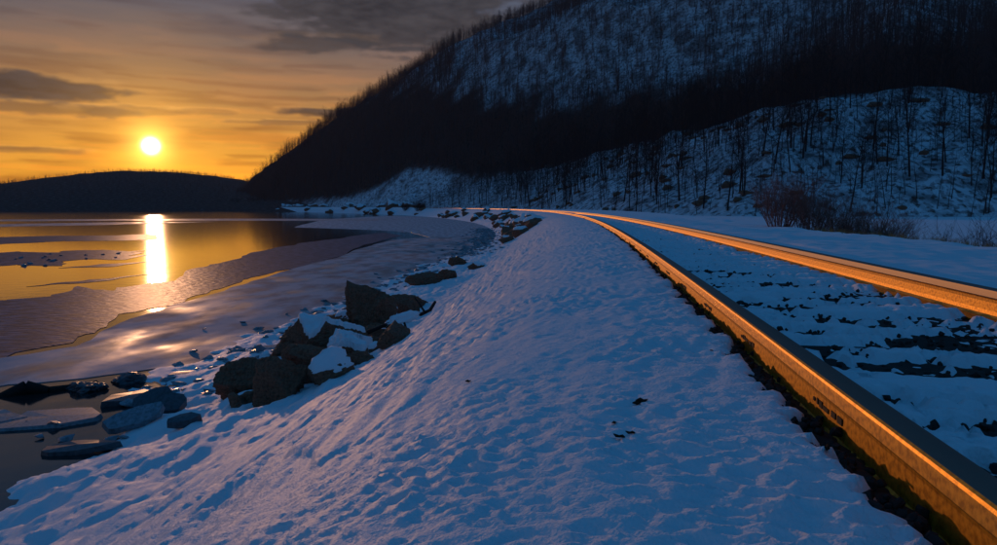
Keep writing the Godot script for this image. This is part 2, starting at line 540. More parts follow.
func slab_mesh(outline: Array, y0: float, y1: float, rough_edge: float, seed_: int, step := 0.3) -> ArrayMesh:
	# a thin plate of ice: its outline broken up by noise, with a top and a vertical edge
	var pts := PackedVector2Array()
	var idx := PackedInt32Array()
	var n := outline.size()
	while idx.is_empty():
		pts.clear()
		for i in n:
			var a: Vector2 = outline[i]
			var b: Vector2 = outline[(i + 1) % n]
			var cnt := clampi(int(a.distance_to(b) / maxf(step, a.length() * 0.008)), 1, 60)
			for c in cnt:
				var p := a.lerp(b, c / float(cnt))
				var amp := rough_edge * minf(p.length() * 0.03, 1.6)
				var fr := 14.0 / maxf(p.length(), 8.0)
				p.x += 1.3 * amp * nz.rock.get_noise_2d(p.y * fr * 3.0, seed_ * 5.0)
				pts.append(p + Vector2(nz.rock.get_noise_2d(p.x * fr + seed_ * 7.0, p.y * fr * 0.5), nz.rock.get_noise_2d(p.x * fr, p.y * fr * 0.5 + seed_ * 13.0) * 1.6) * amp)
		idx = Geometry2D.triangulate_polygon(pts)
		rough_edge *= 0.8
	var st := begin()
	st.set_smooth_group(-1)
	for i in range(0, idx.size(), 3):
		var a := pts[idx[i]]
		var b := pts[idx[i + 1]]
		var c := pts[idx[i + 2]]
		if (b - a).cross(c - a) < 0.0:
			var w := b
			b = c
			c = w
		# forward is -z, so a turn to the left in (X, F) is seen clockwise from below: keep the up side in front
		for v in [a, c, b]:
			st.add_vertex(Vector3(v.x, y1, -v.y))
	for i in pts.size():
		var a := pts[i]
		var b := pts[(i + 1) % pts.size()]
		for v in [Vector3(a.x, y0, -a.y), Vector3(b.x, y1, -b.y), Vector3(b.x, y0, -b.y), Vector3(a.x, y0, -a.y), Vector3(a.x, y1, -a.y), Vector3(b.x, y1, -b.y)]:
			st.add_vertex(v)
	st.generate_normals()
	return st.commit()

func make_river() -> void:
	sheet("river_water", -900, 40, -60, 800, WATER, M.water)
	sheet("frozen_pond", 9, 130, 4, 125, -0.80, M.snow, 40)
	var V := func(a: Array) -> Array:
		var o := []
		for q in a:
			o.append(Vector2(q[0], q[1]))
		return o
	var spec := [
		["ice_sheet", "broad purple grey ice sheet sweeping across the middle of the river", [[-27, 19.5], [-16.5, 20.9], [-15.05, 21.3], [-13.7, 22], [-14.5, 24.5], [-13.7, 23.6], [-12.8, 23.9], [-12.6, 26.5], [-13.7, 32.5], [-15.4, 44], [-15.8, 56.5], [-12.1, 75.9], [-9.4, 68.1], [-9.4, 42.2], [-9.6, 32.5], [-10.1, 27.2], [-9.4, 21.8], [-9.6, 17.8], [-8.7, 14.3], [-9.3, 13.1], [-9.9, 12.5], [-22, 10]], -2.24, -2.190, M.crust, 2.0],
		["ice_sheet", "rough lumpy ice field left of the sun's reflection", [[-44, 43], [-34.6, 44.1], [-30.2, 43.1], [-27.2, 44.1], [-24.6, 46.1], [-21.6, 44.1], [-20.7, 38.9], [-20.7, 34.2], [-22.7, 33.6], [-26.5, 33.6], [-36, 34]], -2.24, -2.190, M.crust, 1.3],
		["ice_sheet", "long dark ice band far out beyond the rough ice field", [[-70, 62], [-51.8, 63.8], [-46.1, 65.9], [-40, 68.1], [-34.7, 73.1], [-28.5, 60], [-33.4, 58.2], [-37.5, 53.5], [-42.4, 52.1], [-60, 52]], -2.24, -2.190, M.crust, 2.0],
		["ice_sheet", "short thin ice streak beside the rough ice field", [[-20.1, 32.5], [-19.1, 34.8], [-18, 36.1], [-18, 33.1]], -2.23, -2.190, M.crust, 0.3],
		["ice_sheet", "narrow dark ice streak just above the broad purple sheet", [[-16.6, 24.9], [-15.8, 26.8], [-14.6, 29.2], [-15.07, 26.2]], -2.23, -2.190, M.crust, 0.3],
		["ice_sheet", "faint farthest ice strip near the opposite shore", [[-110, 105], [-79, 112], [-70, 125], [-52, 132], [-60, 108], [-69, 99], [-90, 92]], -2.24, -2.190, M.glaze, 0.5],
		["ice_sheet", "pale ice strip out on the river beyond the dark band", [[-120, 150], [-60, 165], [-20, 160], [-24, 140], [-70, 142], [-110, 132]], -2.24, -2.190, M.glaze, 0.6],
		["ice_sheet", "smooth tan glazed ice between the purple sheet and the boulders", [[-9.1, 21.3], [-9.2, 31.5], [-9.0, 40.5], [-8.8, 60], [-5.5, 66], [4, 68], [4, 55], [4, 36], [1, 30.5], [0, 23.9], [-2, 19.2], [-3.2, 14.3], [-4.3, 12.5], [-6.0, 12.1], [-6.8, 11.5], [-7.9, 10.8], [-9.7, 12.2], [-9.1, 13], [-8.5, 14.2], [-9.3, 17.6]], -2.24, -2.187, M.glaze, 0.25],
		["ice_sheet", "pale ice filling the bay below the far bend of the track", [[-28, 96], [-38, 150], [-34, 200], [-30, 240], [0, 240], [8, 110], [6, 60], [-5, 60], [-9, 78], [-15, 86]], -2.24, -2.194, M.white_ice, 0.5],
	]
	var i := 0
	for s in spec:
		var o := part(self, s[0], slab_mesh(V.call(s[2]), s[3], s[4], s[6], i + 1), s[5])
		tag(o, s[1], "ice sheet", "ice sheets on the river")
		i += 1

# ------------------------------------------------------------------ hills
func make_hills() -> void:
	var step := 2.1
	var x0 := -260.0
	var f0 := 40.0
	var cols := 290
	var rows := 245
	var pos := PackedVector3Array()
	var col := PackedColorArray()
	pos.resize(cols * rows)
	col.resize(cols * rows)
	var k := 0
	var white := Vector3(0.78, 0.80, 0.82)
	var litter := Vector3(0.072, 0.048, 0.043)
	for j in rows:
		var F := f0 + j * step
		for i in cols:
			var X := x0 + i * step
			var d := foot_d(X, F)
			if d < -8.0:
				pos[k] = Vector3(X, -6.0, -F)
				col[k] = Color(0.5, 0.5, 0.5)
			else:
				var y := hill_y(X, F, d)
				pos[k] = Vector3(X, y, -F)
				var c := litter.lerp(white, hill_snow(X, F, d, y))
				col[k] = Color(c.x, c.y, c.z)
			k += 1
	structure("mountain", grid_mesh(pos, cols, rows, col), M.hill)
	# wooded hills beyond the river
	var hp := PackedVector3Array()
	var hc := 130
	var hr := 36
	for j in hr:
		for i in hc:
			var X := -900.0 + 1000.0 * i / (hc - 1.0)
			var v := j / (hr - 1.0)
			hp.append(Vector3(X, far_hill_y(X, v), -(360.0 + 420.0 * v + 25.0 * nz.hill.get_noise_2d(X * 0.004, 3.0))))
	structure("far_hill", grid_mesh(hp, hc, hr), M.far_hill)

func far_hill_y(X: float, v: float) -> float:
	# the ridge stands at v = 0.75
	var base: float = 19.0 + 16.0 * exp(-pow((X + 302.0) / 75.0, 2.0)) + 4.0 * exp(-pow((X + 500.0) / 80.0, 2.0)) + 3.0 * nz.hill.get_noise_2d(X * 0.008, 5.0)
	base += 0.03 * maxf(0.0, -X - 420.0)
	return -2.6 + base * sin(PI * 0.5 * clampf(v / 0.75, 0.0, 1.0)) - maxf(0.0, v - 0.75) * 40.0 + 1.0 * nz.hill.get_noise_2d(X * 0.05, v * 20.0) * clampf(v * 4.0, 0.0, 1.0)

func belt_top(X: float) -> float:
	return 44.0 + 26.0 * smoothstep(20.0, -60.0, X)

func hill_snow(X: float, F: float, d: float, y: float) -> float:
	var n: float = nz.hill.get_noise_2d(X * 0.05 + 3.0, F * 0.05)
	var n2: float = nz.hill.get_noise_2d(X * 0.17 + 9.0, F * 0.17)
	var low := smoothstep(52.0, 46.0, d + 3.0 * n)
	low *= 1.0 - 0.7 * smoothstep(0.20, 0.38, n2 + 0.35 * n)
	var top := shoulder(X, F) + 11.0 * exp(-pow((X + 40.0) / 20.0, 2.0))
	low *= smoothstep(top + 3.0, top - 1.0, y + 2.0 * n2)
	low *= smoothstep(440.0, 380.0, F + 40.0 * n)
	var up := smoothstep(belt_top(X) - 3.0, belt_top(X) + 5.0, y + 9.0 * n) * smoothstep(-90.0, -30.0, X + 50.0 * n)
	up *= 0.3 + 0.7 * smoothstep(-0.25, 0.12, 0.55 * n + 1.1 * n2 + 0.5 * nz.hill.get_noise_2d(X * 0.4, F * 0.4))
	return clampf(maxf(low, up * 0.85), 0.0, 1.0)

# ------------------------------------------------------------------ track
func rail_strip(st: SurfaceTool, prof: Array, t0: float, f0: float, f1: float) -> void:
	# sweeps an open profile of [offset, height] along the track; smooth along, flat across
	var fs := [f0]
	while fs[-1] < f1:
		fs.append(minf(f1, fs[-1] + maxf(0.25, absf(fs[-1]) * 0.03)))
	for i in fs.size() - 1:
		for q in prof.size() - 1:
			var a := track_at(fs[i], t0 + prof[q][0], prof[q][1])
			var b := track_at(fs[i], t0 + prof[q + 1][0], prof[q + 1][1])
			var c := track_at(fs[i + 1], t0 + prof[q + 1][0], prof[q + 1][1])
			var d := track_at(fs[i + 1], t0 + prof[q][0], prof[q][1])
			for v in [a, b, c, a, c, d]:
				st.add_vertex(v)

func make_rail(label: String, t0: float, gauge: float) -> Node3D:
	var o := thing("steel_rail", label, "rail", Vector3.ZERO, "the two rails of the track")
	# right-hand profile from bottom to top is mirrored for the left; heights from -0.012 (foot) to 0.17 (top)
	var side := [[-0.075, -0.012], [-0.075, -0.001], [-0.052, 0.004], [-0.022, 0.014], [-0.0105, 0.028], [-0.0088, 0.05], [-0.0088, 0.095], [-0.0105, 0.112], [-0.020, 0.119], [-0.036, 0.1245]]
	var head := [[-0.036, 0.1245], [-0.0375, 0.128], [-0.0365, 0.158], [-0.0345, 0.1645], [-0.030, 0.1685]]
	var flip := func(p: Array) -> Array:
		var r := []
		for q in p:
			r.push_front([-q[0], q[1]])
		return r
	var st := begin()
	st.set_smooth_group(-1)
	rail_strip(st, side, t0, -5.0, 330.0)
	rail_strip(st, flip.call(side), t0, -5.0, 330.0)
	st.generate_normals()
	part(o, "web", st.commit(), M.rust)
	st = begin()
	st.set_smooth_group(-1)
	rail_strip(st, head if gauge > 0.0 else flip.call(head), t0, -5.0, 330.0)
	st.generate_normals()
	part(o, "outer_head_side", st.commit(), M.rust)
	st = begin()
	st.set_smooth_group(-1)
	rail_strip(st, head if gauge < 0.0 else flip.call(head), t0, -5.0, 330.0)
	st.generate_normals()
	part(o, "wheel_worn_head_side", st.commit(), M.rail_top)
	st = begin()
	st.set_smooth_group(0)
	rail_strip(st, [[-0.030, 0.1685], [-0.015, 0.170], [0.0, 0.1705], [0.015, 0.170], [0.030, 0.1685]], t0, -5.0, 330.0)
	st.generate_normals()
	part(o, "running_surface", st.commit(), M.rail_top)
	return o

func make_track() -> void:
	var near := make_rail("nearer steel rail with bright orange rusty side and dark raised marks", 0.0, 1.0)
	make_rail("farther steel rail with thin bright edge above its dark brown side", 1.51, -1.0)
	# rolled marks on the side of the near rail: a small dot, a stroke and four blocks, repeated along it
	for g in 12:
		var F := 1.80 + g * 0.98
		var off := 0.0
		for m in [[0.014, 0.010], [0.012, 0.016], [0.024, 0.018], [0.046, 0.012], [0.032, 0.016], [0.034, 0.018]]:
			var bx := BoxMesh.new()
			bx.size = Vector3(0.004, m[1], m[0])
			var b := part(near.get_node("web"), "rolled_mark", bx, M.mark)
			var fm: float = F + 0.15 - off
			b.position = track_at(fm, -0.0098, 0.074 + 0.002 * sin(fm * 40.0))
			b.rotation.y = atan((fm - 62.0) / 450.0)
			off += m[0] + 0.016
	# sleepers: dark timber, mostly under the snow
	var wood := BoxMesh.new()
	wood.size = Vector3(2.5, 0.16, 0.23)
	for i in 48:
		var F := 0.28 + 0.56 * i - 1.12
		if F < 0.9 or F > 20.0:
			continue
		var s := part(self, "wooden_sleeper", wood, M.wood)
		var p := track_at(F, 0.755, -0.0955 + rng.randf_range(-0.004, 0.004))
		s.position = p
		s.rotation.y = atan((F - 62.0) / 450.0) + rng.randf_range(-0.012, 0.012)
		tag(s, "dark timber sleeper showing through the snow between the rails", "sleeper", "sleepers of the track")
	# loose stones of the ballast
	var sm := []
	for i in 3:
		sm.append(rock_mesh(300 + i, Vector3(1, 0.8, 1), 8, 3, 0.02))
	for v in 3:
		var mm := MultiMesh.new()
		mm.transform_format = MultiMesh.TRANSFORM_3D
		mm.mesh = sm[v]
		mm.instance_count = 2600
		for i in 2600:
			var F := 0.6 + 15.0 * pow(rng.randf(), 1.7)
			var q := rng.randf_range(-0.34, 1.9)
			if rng.randf() < 0.35:
				q = -0.05 - absf(rng.randfn(0.0, 0.09))
			var sz := rng.randf_range(0.008, 0.019)
			var b := Basis.from_euler(Vector3(rng.randf() * TAU, rng.randf() * TAU, rng.randf() * TAU)).scaled(Vector3.ONE * sz)
			mm.set_instance_transform(i, Transform3D(b, track_at(F, q, (0.040 - 0.10 * maxf(0.0, -q - 0.11) if q < 0.0 else -0.013) + rng.randf_range(-0.008, 0.010))))
		var mi := MultiMeshInstance3D.new()
		mi.multimesh = mm
		mi.material_override = M.ballast
		mi.name = numbered("ballast_stones")
		mi.set_meta("kind", "stuff")
		tag(mi, "dark crushed stones of the track bed showing beside the rail", "gravel")
		add_child(mi)

# ------------------------------------------------------------------ rocks
func rock_planes(seed_: int, n: int) -> Array:
	var r := RandomNumberGenerator.new()
	r.seed = seed_
	var pl := []
	for i in n:
		var y := 1.0 - 2.0 * (i + 0.5) / n
		var a := i * 2.39996 + r.randf_range(-0.5, 0.5)
		var q := sqrt(maxf(0.0, 1.0 - y * y))
		var v := Vector3(cos(a) * q, y + r.randf_range(-0.25, 0.25), sin(a) * q).normalized()
		pl.append([v, r.randf_range(0.55, 0.95)])
	return pl

func rock_mesh(seed_: int, size: Vector3, planes: int, n: int, bump: float, cap := 0.0) -> ArrayMesh:
	# a block bounded by broken faces; with cap > 0 the snow that lies on its upper faces
	var pl := rock_planes(seed_, planes)
	var st := begin()
	st.set_smooth_group(0 if cap > 0.0 else -1)
	var faces := [[Vector3.RIGHT, Vector3.UP], [Vector3.LEFT, Vector3.UP], [Vector3.UP, Vector3.BACK], [Vector3.DOWN, Vector3.BACK], [Vector3.BACK, Vector3.UP], [Vector3.FORWARD, Vector3.UP]]
	for f in faces:
		var nn: Vector3 = f[0]
		var uu: Vector3 = f[1]
		var vv := nn.cross(uu)
		var pts := []
		for j in n + 1:
			for i in n + 1:
				var dir := (nn + uu * tan((i * 2.0 / n - 1.0) * PI / 4) + vv * tan((j * 2.0 / n - 1.0) * PI / 4)).normalized()
				var r := 9.0
				var up := 0.0
				for p in pl:
					var c: float = dir.dot(p[0])
					if c > 0.05 and p[1] / c < r:
						r = p[1] / c
						up = p[0].y
				r = minf(r, 1.35)
				r += bump * (1.3 * nz.rock.get_noise_3d(dir.x * 2.5 + seed_, dir.y * 2.5, dir.z * 2.5) + 0.7 * nz.rock.get_noise_3d(dir.x * 7.0, dir.y * 7.0 + seed_, dir.z * 7.0))
				var v := dir * r * size
				if cap > 0.0:
					var k: float = smoothstep(0.5, 0.7, up + 0.06 * nz.rock.get_noise_3d(dir.x * 2.0, dir.y * 2.0 + seed_, dir.z * 2.0)) * smoothstep(-0.05, 0.25, dir.y)
					v += Vector3(0, cap * k, 0) - dir * 0.06 * size.y * (1.0 - smoothstep(0.0, 0.35, k))
				pts.append(v)
		for j in n:
			for i in n:
				var a := j * (n + 1) + i
				for q in [a, a + n + 1, a + 1, a + 1, a + n + 1, a + n + 2]:
					st.add_vertex(pts[q])
	if cap > 0.0:
		st.index()
	st.generate_normals()
	return st.commit()

func boulder(called: String, label: String, group: String, X: float, F: float, y: float, size: Vector3, seed_: int, turn: Vector3, cap := 0.0, planes := 12, n := 26) -> Node3D:
	var o := thing(called, label, "boulder", Vector3(X, y, -F), group)
	o.rotation = Vector3(0, turn.y, 0)
	size *= 0.95
	var rm := part(o, "stone", rock_mesh(seed_, size, planes, n, 0.085), M.rock)
	if cap > 0.0:
		part(o, "snow_cap", rock_mesh(seed_, size, planes, n, 0.085, cap * 1.5), M.cap)
	rm.rotation = Vector3(turn.x, 0, turn.z) if cap == 0.0 else Vector3.ZERO
	return o

func make_rocks() -> void:
	var grp := "boulders along the river bank"
	# [label, X, F, centre height above ground, size, seed, turn, snow]
	var B := [
		["tall peaked dark boulder, highest of the bank rocks", -2.62, 14.6, 0.22, Vector3(0.62, 0.78, 0.55), 41, Vector3(0.1, 0.4, 0.2), 0.0],
		["low rounded boulder left of the tall peaked boulder", -3.25, 14.2, 0.10, Vector3(0.55, 0.36, 0.45), 42, Vector3(0, 1.0, 0.1), 0.0],
		["long low boulder right of the tall peaked boulder", -2.15, 16.6, 0.05, Vector3(0.75, 0.30, 0.5), 43, Vector3(0, 0.2, -0.08), 0.0],
		["small pointed boulder standing alone in snow right of the tall peaked boulder", -1.93, 15.4, 0.08, Vector3(0.30, 0.30, 0.26), 44, Vector3(0.2, 0.2, 0.3), 0.0],
		["large square brown boulder with snow on top in the middle of the rocks", -2.72, 11.2, 0.20, Vector3(0.56, 0.46, 0.50), 45, Vector3(0, 0.5, 0), 0.05],
		["sloping boulder behind the large square brown boulder", -3.35, 12.0, 0.16, Vector3(0.50, 0.42, 0.5), 46, Vector3(0, 1.4, 0), 0.0],
		["leaning slab boulder with snow along its left edge", -2.10, 9.55, 0.12, Vector3(0.40, 0.42, 0.22), 47, Vector3(0, -0.6, 0), 0.06],
		["square front boulder, nearest of the bank rocks, with flat dark face", -2.62, 8.35, 0.15, Vector3(0.40, 0.42, 0.30), 48, Vector3(0, 0.15, 0), 0.0],
		["dark block boulder lying against the square front boulder", -2.38, 8.95, 0.20, Vector3(0.42, 0.26, 0.30), 49, Vector3(0, 0.5, 0), 0.0],
		["low pyramid boulder with snowy left side at the edge of the ice", -3.42, 9.6, 0.12, Vector3(0.52, 0.38, 0.45), 50, Vector3(0, 0.7, 0), 0.0],
		["small dark stone poking out of snow left of the leaning slab", -2.55, 10.1, 0.08, Vector3(0.20, 0.18, 0.2), 51, Vector3(0.3, 0, 0), 0.0],
		["little stone between the low pyramid boulder and the sloping boulder", -3.05, 10.5, 0.08, Vector3(0.18, 0.2, 0.2), 52, Vector3(0.3, 2.0, 0), 0.0],
		["snow covered lump of rock below the large square boulder", -2.35, 10.6, 0.05, Vector3(0.42, 0.26, 0.35), 53, Vector3(0, 0.9, 0), 0.09],
		["half buried stone right of the large square brown boulder", -2.0, 11.8, 0.03, Vector3(0.30, 0.18, 0.22), 54, Vector3(0, 0.3, 0.2), 0.0],
		["small stone at the foot of the tall peaked boulder", -2.15, 13.0, 0.02, Vector3(0.22, 0.14, 0.2), 55, Vector3(0, 0, 0), 0.0],
		["snow patched boulder in the low group past the tall peaked boulder", -2.25, 22.8, 0.10, Vector3(0.70, 0.34, 0.5), 56, Vector3(0, 0.4, 0), 0.0],
		["dark boulder beside the low group past the tall peaked boulder", -1.7, 24.0, 0.05, Vector3(0.45, 0.3, 0.4), 57, Vector3(0, 1.2, 0), 0.0],
		["single dark boulder farther along the shore before the black riprap", -1.75, 30.5, 0.14, Vector3(0.55, 0.36, 0.5), 58, Vector3(0, 2.0, 0), 0.0],
		["low stone in the snow below the far riprap", -0.75, 27.0, 0.0, Vector3(0.42, 0.2, 0.4), 59, Vector3(0, 0.6, 0), 0.05],
	]
	for b in B:
		boulder("boulder", b[0], grp, b[1], b[2], ground_xz(b[1], b[2]) + b[3], b[4], b[5], b[6], b[7])
	var extra := RandomNumberGenerator.new()
	extra.seed = 77
	for i in 44:
		var F := extra.randf_range(8.3, 17.5)
		var X := -2.75 + extra.randfn(0.0, 0.55) - 0.03 * (F - 12.0)
		var r := extra.randf_range(0.09, 0.24)
		boulder("bank_stone", "small brown stone wedged among the bank boulders", "small stones among the bank boulders", X, F, ground_xz(X, F) + r * 0.3, Vector3(r * extra.randf_range(1.0, 1.7), r, r * 1.1), 400 + i, Vector3(extra.randf(), extra.randf() * 6.0, 0.3), 0.03 if i % 3 == 0 else 0.0, 12, 9)
	# black riprap on the inside of the bend
	var shapes := []
	for i in 5:
		shapes.append(rock_mesh(80 + i, Vector3.ONE, 11, 8, 0.05))
	var caps := []
	for i in 5:
		caps.append(rock_mesh(80 + i, Vector3.ONE, 11, 8, 0.05, 0.28))
	for i in 70:
		var F := rng.randf_range(44.0, 100.0) if i < 46 else rng.randf_range(100.0, 215.0)
		var t := rng.randf_range(-4.3, -1.9)
		if i >= 46:
			t = rng.randf_range(-4.5, -1.6)
		var p := track_at(F, t, ground_y(F, t) + 0.08)
		var o := thing("riprap_rock", "black angular rock of the riprap on the inside of the bend" if i < 46 else "dark rock on the snowy shore below the far end of the track", "rock", p, "riprap on the inside of the bend" if i < 46 else "rocks on the far shore")
		var s := rng.randf_range(0.35, 0.75) * (1.0 if F < 100.0 else 1.5)
		o.rotation.y = rng.randf() * TAU
		o.scale = Vector3(s * rng.randf_range(0.9, 1.5), s * rng.randf_range(0.5, 0.8), s)
		part(o, "stone", shapes[i % 5], M.rock)
		if rng.randf() < 0.45:
			part(o, "snow_cap", caps[i % 5], M.cap)
	# snowy rocks along the foot of the mountain at the far shore
	for i in 46:
		var k := rng.randf()
		var F := lerpf(235.0, 430.0, k)
		var t := rng.randf_range(-7.0, 5.0)
		var p := track_at(F, t, maxf(ground_y(F, t), WATER) + 0.4)
		var o := thing("shore_rock", "snow topped rock at the far foot of the mountain by the river", "rock", p, "snow topped rocks at the mountain foot")
		var s := rng.randf_range(1.0, 2.6)
		o.rotation.y = rng.randf() * TAU
		o.scale = Vector3(s * rng.randf_range(0.9, 1.6), s * rng.randf_range(0.5, 0.9), s)
		part(o, "stone", shapes[i % 5], M.rock)
		part(o, "snow_cap", caps[i % 5], M.cap)
	# rock ledges that stick out of the snow on the lower hillside
	var n := 0
	while n < 110:
		var X := rng.randf_range(-10.0, 95.0)
		var F := rng.randf_range(84.0, 215.0)
		var d := foot_d(X, F)
		if d < 2.0 or d > 44.0 or X > 0.75 * F:
			continue
		var o := thing("rock_ledge", "dark rock ledge jutting from the snow on the lower hillside", "rock", Vector3(X, hill_y(X, F, d) + 0.1, -F), "rock ledges on the lower hillside")
		var s := rng.randf_range(0.35, 0.9)
		o.rotation.y = rng.randf_range(-0.4, 0.4) + (0.0 if X > 30.0 else 0.9)
		o.scale = Vector3(s * rng.randf_range(1.0, 2.8), s * rng.randf_range(0.6, 1.2), s)
		part(o, "stone", shapes[n % 5], M.rock)
		n += 1

# ------------------------------------------------------------------ broken ice by the shore, driftwood
func ice_plate(label: String, X: float, F: float, y: float, size: Vector3, rot: Vector3, seed_: int, m: Material) -> void:
	var r := RandomNumberGenerator.new()
	r.seed = seed_
	var st := begin()
	st.set_smooth_group(-1)
	var n := 9
	var top := []
	var low := []
	for i in n:
		var a := TAU * i / n + r.randf_range(-0.25, 0.25)
		var q := r.randf_range(0.65, 1.0)
		top.append(Vector3(cos(a) * size.x * q * 0.95, size.y * r.randf_range(0.7, 1.1), sin(a) * size.z * q * 0.95))
		low.append(Vector3(cos(a) * size.x * q, -size.y, sin(a) * size.z * q))
	var ct := Vector3(0, size.y * 1.15, 0)
	for i in n:
		var j := (i + 1) % n
		for v in [ct, top[i], top[j], top[i], low[j], top[j], top[i], low[i], low[j], Vector3(0, -size.y, 0), low[j], low[i]]:
			st.add_vertex(v)
	st.generate_normals()
	var o := part(self, "ice_chunk", st.commit(), m)
	o.position = Vector3(X, y, -F)
	o.rotation = rot
	tag(o, label, "ice chunk", "broken ice along the shore")

func make_ice() -> void:
	# the long dark log that lies frozen in the shallows
	var log_ := thing("driftwood_log", "long dark driftwood log frozen in the shallows at the left", "log", Vector3(-7.2, WATER, -10.3))
	var ls := begin()
	var lp := Vector3(-2.4, 0.0, 1.2)
	var lr := 0.13
	for i in 12:
		var k := (i + 1) / 12.0
		var q := Vector3(-2.4 + 3.3 * k, 0.02 + 0.05 * sin(i * 1.7) + 0.03 * sin(i * 4.1), 1.2 - 1.9 * k + 0.05 * sin(i * 2.3))
		var r2 := 0.13 - 0.06 * k + 0.02 * sin(i * 3.3)
		tube(ls, lp, q, lr, r2, 8)
		lp = q
		lr = r2
	part(log_, "trunk", ls.commit(), M.wood)
	for q in [[-6.35, 10.75, 0.15, "dark ice lump resting against the driftwood log"], [-5.95, 11.25, 0.17, "dark ice lump at the right end of the driftwood log"]]:
		var o := part(self, "ice_lump", rock_mesh(int(120 - q[0] * 10.0), Vector3(0.34, q[2], 0.22), 14, 12, 0.1), M.dark_ice)
		o.position = Vector3(q[0], WATER, -q[1])
		tag(o, q[3], "ice lump", "dark ice lumps by the driftwood log")
	ice_plate("large tilted pale ice slab leaning on the snowy shore", -4.55, 8.75, -2.02, Vector3(0.46, 0.045, 0.18), Vector3(0.5, 0.75, 0.25), 1, M.ice)
	ice_plate("dark upright ice slab behind the large tilted pale slab", -4.75, 9.6, -2.05, Vector3(0.36, 0.05, 0.24), Vector3(0.7, 0.5, 0.2), 2, M.dark_ice)
	ice_plate("dark broken ice block beside the upright slab", -4.4, 9.35, -2.05, Vector3(0.24, 0.08, 0.2), Vector3(0.5, 1.3, 0.4), 3, M.dark_ice)
	ice_plate("flat grey ice pan with frosty top in the shallows", -5.9, 9.2, -2.19, Vector3(0.85, 0.035, 0.55), Vector3(0.0, 0.3, 0.02), 4, M.ice)
	ice_plate("blue grey ice pan at the left edge of the shallows", -6.9, 9.15, -2.19, Vector3(0.75, 0.04, 0.36), Vector3(0.02, 0.1, 0.0), 5, M.ice)
	ice_plate("dark low ice lump rising from the near pool", -4.85, 8.0, -2.16, Vector3(0.50, 0.035, 0.18), Vector3(0.08, 0.2, 0.05), 6, M.dark_ice)
	ice_plate("thin ice plate at the edge of the orange glitter", -4.9, 11.7, -2.17, Vector3(0.75, 0.03, 0.22), Vector3(0.03, 0.25, 0.0), 7, M.ice)
	ice_plate("pointed ice shard standing up by the snowy boulders", -4.25, 12.6, -2.0, Vector3(0.12, 0.16, 0.10), Vector3(0.3, 0.2, 0.7), 8, M.ice)
	ice_plate("grey ice plate between the upright slab and the dark ridge", -5.35, 10.15, -2.17, Vector3(0.48, 0.05, 0.30), Vector3(0.06, 0.9, 0.0), 9, M.dark_ice)
	ice_plate("small ice block half sunk in shore snow right of the tilted slab", -3.75, 8.3, -1.93, Vector3(0.2, 0.05, 0.13), Vector3(0.3, 0.4, 0.1), 10, M.dark_ice)
	ice_plate("long low ice plate behind the low pyramid boulder", -4.15, 13.3, -2.1, Vector3(0.8, 0.05, 0.3), Vector3(0.05, 0.5, 0.0), 11, M.ice)
	ice_plate("ice plate frozen to the shore left of the tall peaked boulder", -4.3, 16.2, -2.13, Vector3(0.6, 0.05, 0.4), Vector3(0.05, 1.1, 0.04), 12, M.ice)
	# small bits of broken ice
	var mm := MultiMesh.new()
	mm.transform_format = MultiMesh.TRANSFORM_3D
	mm.mesh = rock_mesh(140, Vector3(1, 0.45, 1), 8, 4, 0.05)
	mm.instance_count = 900
	for i in 900:
		var X := 0.0
		var F := 0.0
		if i < 190:
			F = rng.randf_range(8.0, 34.0)
			X = rail_x(F) - 6.9 + rng.randfn(0.0, 0.7)
		elif i < 250:
			F = rng.randf_range(33.5, 43.5)
			X = rng.randf_range(-33.0, -21.0)
		else:
			F = rng.randf_range(36.0, 90.0)
			X = rail_x(F) - 6.0 + rng.randfn(0.0, 0.8)
		var s := rng.randf_range(0.03, 0.10) * (1.0 if F < 30.0 else 1.3)
		mm.set_instance_transform(i, Transform3D(Basis.from_euler(Vector3(rng.randf() * 0.5, rng.randf() * TAU, rng.randf() * 0.5)).scaled(Vector3(s * 1.8, s, s)), Vector3(X, maxf(WATER + 0.03, ground_xz(X, F) + 0.01), -F)))
	var mi := MultiMeshInstance3D.new()
	mi.name = numbered("ice_fragments")
	mi.multimesh = mm
	mi.material_override = M.ice
	mi.set_meta("kind", "stuff")
	tag(mi, "small broken bits of ice scattered along the shore", "ice")
	add_child(mi)
	# the snow laden branch that lies on the slope
	var o := thing("fallen_branch", "snow covered fallen branch with dark forked ends on the slope", "branch", Vector3(-1.62, ground_xz(-1.62, 12.0) + 0.02, -12.0))
	var st := begin()
	var prev := Vector3(-0.55, 0.05, 0.35)
	for q in [Vector3(-0.25, 0.16, 0.15), Vector3(0.05, 0.22, -0.05), Vector3(0.25, 0.24, -0.4), Vector3(0.38, 0.26, -0.8), Vector3(0.44, 0.36, -1.15)]:
		tube(st, prev, q, 0.034, 0.028, 7)
		prev = q
	part(o, "limb", st.commit(), M.wood)
	for f in [[Vector3(-0.2, 0.17, 0.12), Vector3(-0.42, -0.25, 0.6)], [Vector3(0.0, 0.2, 0.0), Vector3(0.2, -0.12, 0.45)], [Vector3(0.32, 0.26, -0.5), Vector3(0.1, 0.5, -0.8)]]:
		st = begin()
		tube(st, f[0], f[1], 0.022, 0.010, 6)
		part(o, "fork", st.commit(), M.wood)
	var sn := part(o, "snow_cap", rock_mesh(150, Vector3(0.5, 0.13, 0.2), 60, 12, 0.12, 0.01), M.cap)
	sn.position = Vector3(0.0, 0.22, -0.1)
	sn.rotation = Vector3(0, 0.75, 0.12)

